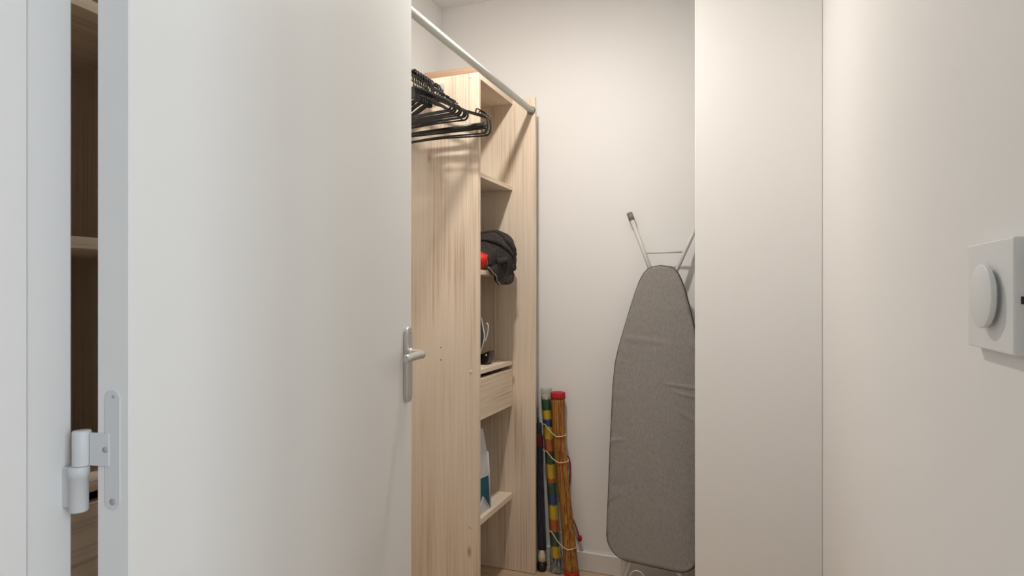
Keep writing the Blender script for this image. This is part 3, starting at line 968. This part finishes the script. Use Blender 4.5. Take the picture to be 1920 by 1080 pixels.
# sleeve: film tube, flared at the top, bunched at the foot
def sleeve():
    bm = bmesh.new()
    tp = smooth_path(TP, 8)
    rings = []
    n, seg = 40, 40
    for i in range(n + 1):
        t = -0.005 + 1.030 * i / n
        c = on_path(tp, 0.020 + 0.735 * t)
        ring = []
        for k in range(seg):
            a = 2 * PI * k / seg
            cr2 = noise.noise(Vector((math.cos(a) * 1.3, math.sin(a) * 1.3, t * 12)))
            r = 0.0228 * (1 + 0.07 * cr2)
            if t < 0.09:
                r *= 1.0 + 0.25 * (0.09 - t) / 0.09 + 0.30 * abs(math.sin(9 * a + 40 * t)) * (0.09 - t) / 0.09
            if t > 0.96:
                r *= 1 + 5.0 * (t - 0.96) * (0.4 + 0.6 * math.cos(a))
            p = c + Vector((r * math.cos(a), min(r, 0.029) * 0.95 * math.sin(a), 0))
            p.z = max(p.z + 0.004 * cr2, 0.004)
            ring.append(bm.verts.new(p))
        rings.append(ring)
    for A, B in zip(rings[:-1], rings[1:]):
        for k in range(seg):
            f = bm.faces.new((A[k], A[(k + 1) % seg], B[(k + 1) % seg], B[k])); f.smooth = True
    return bm
obj('plastic_sleeve', sleeve(), 'film', stp)
# bunched tail of the sleeve at the floor
def tail_fn(u, v):
    a = 2 * PI * u
    rr_ = (0.016 + 0.014 * v) * (1 + 0.22 * math.sin(7 * a + 3 * v))
    p = Vector((TP[0][0] - 0.004 + rr_ * math.cos(a), TP[0][1] - 0.004 + 0.7 * rr_ * math.sin(a), 0.062 - 0.058 * v))
    p.z += 0.004 * math.sin(7 * a + 9 * v) * (1 - v)
    return p
obj('sleeve_tail', bm_grid(tail_fn, 56, 12), noise_mat('crumpled_film', (0.20, 0.19, 0.17), (0.42, 0.40, 0.37), 70, 0.25), stp)

# folded dark parasol squeezed behind the panel edge
um = empty('folded_umbrella', (-0.835, 2.515, 0))
tag(um, 'folded dark umbrella squeezed between shelf panel and striped mat', 'umbrella')
UP = [(-0.842, 2.515, 0.085), (-0.868, 2.540, 0.62)]
obj('canopy', roll(UP, 0.0155, 0.085, 0.62, lobes=6, amp=0.14, phase=1, squash=0.9), 'navy', um)
obj('tie_band', roll(UP, 0.0172, 0.515, 0.575, lobes=6, amp=0.05, n=5, squash=0.92), noise_mat('maroon_band', (0.10, 0.006, 0.008), (0.15, 0.008, 0.01), 90, 0.8), um)
obj('shaft', bm_tube([(-0.868, 2.540, 0.62), (-0.872, 2.544, 0.69)], 0.004, 10), 'steel', um)
hk = bm_lathe([(0.0001, 0.036), (0.012, 0.037), (0.0165, 0.046), (0.0165, 0.064), (0.012, 0.075), (0.008, 0.085), (0.0001, 0.086)], 2, (-0.838, 2.500, 0), 18)
obj('handle_knob', hk, 'cream_plastic', um)
obj('foot_cup', bm_lathe([(0.0001, 0.001), (0.019, 0.001), (0.021, 0.012), (0.020, 0.034), (0.013, 0.037), (0.0001, 0.037)], 2, (-0.838, 2.500, 0), 18), 'black', um)

# cords tying the two mats together
def tie(zl, zr, label, sag):
    cs = on_path(smooth_path(TP, 8), zl); cm = on_path(smooth_path(SP, 8), zr)
    rs, rm = 0.0262, 0.0300
    pts = []
    for k in range(9):      # round the right of the straw mat
        a = R(-100 + 190 * k / 8)
        pts.append((cm.x + rm * math.cos(a), cm.y + rm * 0.95 * math.sin(a), zr + 0.004 * math.sin(a)))
    for k in range(7):      # round the left of the striped mat
        a = R(95 + 165 * k / 6)
        pts.append((cs.x + rs * math.cos(a), cs.y + rs * 0.95 * math.sin(a), zl + 0.002))
    mid = Vector(pts[-1]).lerp(Vector(pts[0]), 0.5)
    pts.append((mid.x, mid.y, mid.z - sag))
    n = len(pts)
    P = [Vector(p) for p in pts]
    out = []
    for i in range(n):
        p0, p1, p2, p3 = P[i - 1], P[i], P[(i + 1) % n], P[(i + 2) % n]
        for k in range(4):
            q = k / 4
            out.append(0.5 * ((2 * p1) + (-p0 + p2) * q + (2 * p0 - 5 * p1 + 4 * p2 - p3) * q * q + (-p0 + 3 * p1 - 3 * p2 + p3) * q ** 3))
    o = obj('tie_cord', bm_tube(out, 0.0022, 8, closed=True), 'cord')
    tag(o, label, 'cord', 'cords tied round the rolled mats')
tie(0.620, 0.585, 'top cream cord tied round the two rolled mats', 0.004)
tie(0.506, 0.478, 'middle cream cord tied round the two rolled mats', 0.006)
tie(0.170, 0.128, 'lowest cream cord tied round the two rolled mats', 0.010)

# ------------------------------------------------------------------ ironing board
ib = empty('ironing_board', (-0.352, 2.365, 0.0))
tag(ib, 'grey linen covered ironing board leaning upright against the back wall', 'ironing board')
NOSE = Vector((-0.332, 2.478, 1.292)); FOOT = Vector((-0.352, 2.365, 0.157))
# board space: x across, z up the board, -y its padded face
ZA = (NOSE - FOOT)
BL_ = ZA.length
zax = ZA.normalized()
xax = Matrix.Rotation(R(-6.5), 3, 'Z') @ Vector((1, 0, 0))
xax = (xax - zax * xax.dot(zax)).normalized()
yax = zax.cross(xax)
RM = Matrix((xax, yax, zax)).transposed()
def B(p):
    return FOOT + RM @ Vector(p)
WT = [(0.0, 0.0), (0.004, 0.030), (0.012, 0.051), (0.030, 0.067), (0.057, 0.081), (0.10, 0.097), (0.16, 0.114), (0.245, 0.137), (0.33, 0.159), (0.39, 0.170), (0.48, 0.176), (0.7, 0.178)]
def halfw(s):      # s = distance from the nose
    if s > BL_ - 0.085:
        q = (s - (BL_ - 0.085)) / 0.085
        return 0.178 - 0.085 + 0.085 * math.sqrt(max(0.0, 1 - q * q)) if q < 1 else 0.093
    for (a, b), (c, d) in zip(WT[:-1], WT[1:]):
        if s <= c:
            return b + (d - b) * (s - a) / (c - a)
    return 0.178
def rows():
    out = []
    for k in range(9):
        out.append(0.0 + 0.03 * (k / 8) ** 2)
    k = 0.04
    while k < BL_ - 0.085:
        out.append(k); k += 0.0045
    for j in range(13):
        out.append(BL_ - 0.085 + 0.085 * math.sin(PI / 2 * j / 12))
    return out
RW = rows()
NC = 36
def cover():
    bm = bmesh.new()
    th = 0.024
    grid = []
    for s in RW:
        wv = halfw(s)
        line = []
        for k in range(NC + 1):
            q = -1 + 2 * k / NC
            x = wv * math.sin(q * PI / 2) if abs(q) < 1 else wv * q
            e = 1 - abs(x) / max(wv, 1e-4)
            edge = min(e * wv / 0.012, min(s, BL_ - s) / 0.012, 1.0)
            y = -th + 0.010 * (1 - math.sqrt(max(0, 1 - (1 - max(edge, 0)) ** 2)))
            # soft wrinkles running in from the edges
            near = max(0.0, 1 - e * wv / 0.075)
            wr = 0.0045 * near ** 1.5 * (noise.noise(Vector((q * 2 + 5, s * 26, 1.3))) )
            def crease(s0, slope, sig, amp, ramp):
                return amp * math.exp(-((s - s0 - slope * x) / sig) ** 2) * min(1.0, max(0.0, ramp))
            cross = crease(0.452, 0.10, 0.0050, 0.0042, (x - 0.02) / 0.06)
            cross += crease(0.468, 0.22, 0.0060, 0.0030, (x - 0.05) / 0.06)
            cross += crease(0.505, 0.55, 0.0080, 0.0030, (x - 0.07) / 0.05)
            cross += crease(0.660, -0.20, 0.0060, 0.0032, (-x - 0.11) / 0.04)
            cross += crease(0.800, -0.70, 0.0080, 0.0032, (-x - 0.12) / 0.04)
            cross += crease(0.300, 0.10, 0.0120, 0.0022, (0.12 - abs(x + 0.05)) / 0.05)
            soft = 0.0016 * noise.noise(Vector((x * 7, s * 6, 3.3)))
            line.append(bm.verts.new(B((x, y + wr - cross + soft, BL_ - s))))
        grid.append(line)
    for A, Bv in zip(grid[:-1], grid[1:]):
        for k in range(NC):
            try:
                f = bm.faces.new((A[k], A[k + 1], Bv[k + 1], Bv[k])); f.smooth = True
            except ValueError:
                pass
    bmesh.ops.remove_doubles(bm, verts=list(bm.verts), dist=0.0003)
    bmesh.ops.recalc_face_normals(bm, faces=list(bm.faces))
    return bm
cv = obj('cover', cover(), 'linen', ib)
def outline_pts():
    L_ = [(-halfw(s), BL_ - s) for s in RW]
    R_ = [(halfw(s), BL_ - s) for s in reversed(RW)]
    pts = []
    for p in L_ + R_:
        if not pts or (Vector(p) - Vector(pts[-1])).length > 0.002:
            pts.append(p)
    if (Vector(pts[0]) - Vector(pts[-1])).length < 0.002:
        pts.pop()
    return pts
OP = outline_pts()
obj('edge_binding', bm_tube([B((x, -0.0115, z)) for x, z in OP], 0.0035, 8, closed=True), 'linen_edge', ib)
bmb = bm_outline([(x * 0.985, z) for x, z in OP], -0.013, 0.004, 1, 0.002, 1)
for v in bmb.verts:
    v.co = B(v.co)
obj('board', bmb, 'tube', ib)
# folded leg frame behind, feet sticking out above the nose
TR_ = 0.0085
def tube(name, pts, r=TR_, mat='tube', n=6, parent=ib):
    return obj(name, bm_tube(smooth_path(pts, n) if len(pts) > 2 else pts, r, 14), mat, parent)
LT, RT = Vector((-0.470, 2.543, 1.512)), Vector((-0.181, 2.540, 1.508))
LB_, RB_ = Vector((-0.345, 2.505, 1.185)), Vector((-0.318, 2.500, 1.185))
l1 = tube('leg', [LT, LB_]); l2 = tube('leg', [RT, RB_])
def capat(p, q, parent):
    d = (q - p).normalized()
    c = obj('foot_cap', bm_tube([p - d * 0.006, p - d * 0.005, p + d * 0.026, p + d * 0.028], [0.0095, 0.0118, 0.0118, 0.0095], 14), 'grey_rubber', parent, local=True)
    c.location = c.location - wpos(parent)
capat(LT, LB_, l1); capat(RT, RB_, l2)
def lerp(a, b, t): return a.lerp(b, t)
CB0, CB1 = lerp(LT, LB_, 0.497), lerp(RT, RB_, 0.487)
tube('cross_bar', [CB0, CB1], 0.0042)
tube('leg', [LB_, Vector((-0.352, 2.455, 0.62)), Vector((-0.3972, 2.4165, 0.26))])
tube('leg', [RB_, Vector((-0.325, 2.450, 0.62)), Vector((-0.3428, 2.4029, 0.26))])
# lower legs that stand on the floor
FLp, FRp = Vector((-0.4896, 2.371, 0.012)), Vector((-0.1452, 2.306, 0.012))
l3 = tube('leg', [Vector((-0.3972, 2.4165, 0.26)), FLp], 0.010)
l4 = tube('leg', [Vector((-0.3428, 2.4029, 0.26)), FRp], 0.010)
capat(FLp, Vector((-0.3972, 2.4165, 0.26)), l3); capat(FRp, Vector((-0.3428, 2.4029, 0.26)), l4)
# wire loops of the iron rest
def loop(cx, cy, r, ztop, name='rest_wire'):
    pts = [(cx - r, cy, 0.012)] + [(cx - r * math.cos(R(a)), cy, ztop - r + r * math.sin(R(a))) for a in range(0, 181, 15)] + [(cx + r, cy, 0.012)]
    obj(name, bm_tube(pts, 0.0022, 8), 'tube', ib)
loop(-0.408, 2.36, 0.026, 0.128)
loop(-0.307, 2.345, 0.020, 0.112)
obj('rest_bar', bm_tube([(-0.440, 2.362, 0.012), (-0.280, 2.342, 0.012)], 0.003, 8), 'tube', ib)
# loose ends of the cover's drawstring
obj('drawstring', bm_tube(smooth_path([B((-0.118, -0.006, 0.014)), B((-0.117, -0.004, -0.03)), B((-0.121, -0.004, -0.08)), B((-0.122, -0.004, -0.135))], 5), 0.0016, 6), 'cord', ib)
obj('drawstring', bm_tube(smooth_path([B((0.127, -0.006, 0.012)), B((0.127, -0.004, -0.03)), B((0.124, -0.004, -0.09)), B((0.124, -0.004, -0.13))], 5), 0.0016, 6), 'cord', ib)

# ------------------------------------------------------------------ thermostat
tx0 = 0.20358
tm = empty('thermostat', (XR, 0.68971, 1.187))
tag(tm, 'square white room thermostat with round dial on the right wall', 'thermostat')
obj('body', bm_box(tx0, XR - 0.0018, 0.63180, 0.74763, 1.13665, 1.2368, 0.0014, 2), 'white_plastic', tm)
obj('wall_plate', bm_box(XR - 0.0019, XR - 0.0001, 0.63882, 0.74061, 1.1432, 1.22978), 'white_plastic', tm)
obj('dial', bm_lathe([(0.0001, tx0 - 0.0084), (0.0281, tx0 - 0.0084), (0.0290, tx0 - 0.0080), (0.02925, tx0 - 0.0070), (0.02925, tx0 - 0.0044), (0.0285, tx0 - 0.0037), (0.0234, tx0 - 0.0035), (0.0228, tx0 + 0.0008)], 0, (0, 0.68445, 1.18626), 48), 'white_plastic', tm)
obj('side_slot', bm_box(0.20884, 0.21154, 0.63100, 0.63297, 1.18006, 1.18649), 'black', tm)

# ------------------------------------------------------------------ closet lamp (just above the picture)
LP = (-0.675, 1.70, 2.385)
lm = empty('ceiling_lamp', (LP[0], LP[1], HC))
tag(lm, 'short white ceiling spotlight of the closet, above the picture', 'lamp')
obj('housing', bm_lathe([(0.0390, LP[2] + 0.004), (0.0420, LP[2] + 0.002), (0.046, LP[2] + 0.005), (0.046, HC - 0.006), (0.050, HC - 0.0005), (0.0001, HC - 0.0005)], 2, (LP[0], LP[1], 0), 28), 'white_plastic', lm)
prof = [(0.0001, -0.0075), (0.012, -0.0068), (0.024, -0.0045), (0.033, -0.001), (0.0385, 0.003), (0.0385, 0.006), (0.0001, 0.006)]
obj('diffuser', bm_lathe([(r, LP[2] + h) for r, h in prof], 2, (LP[0], LP[1], 0), 24), glow_mat('diffuser_glass', (1.0, 0.945, 0.88), LAMP_POWER * 8), lm)
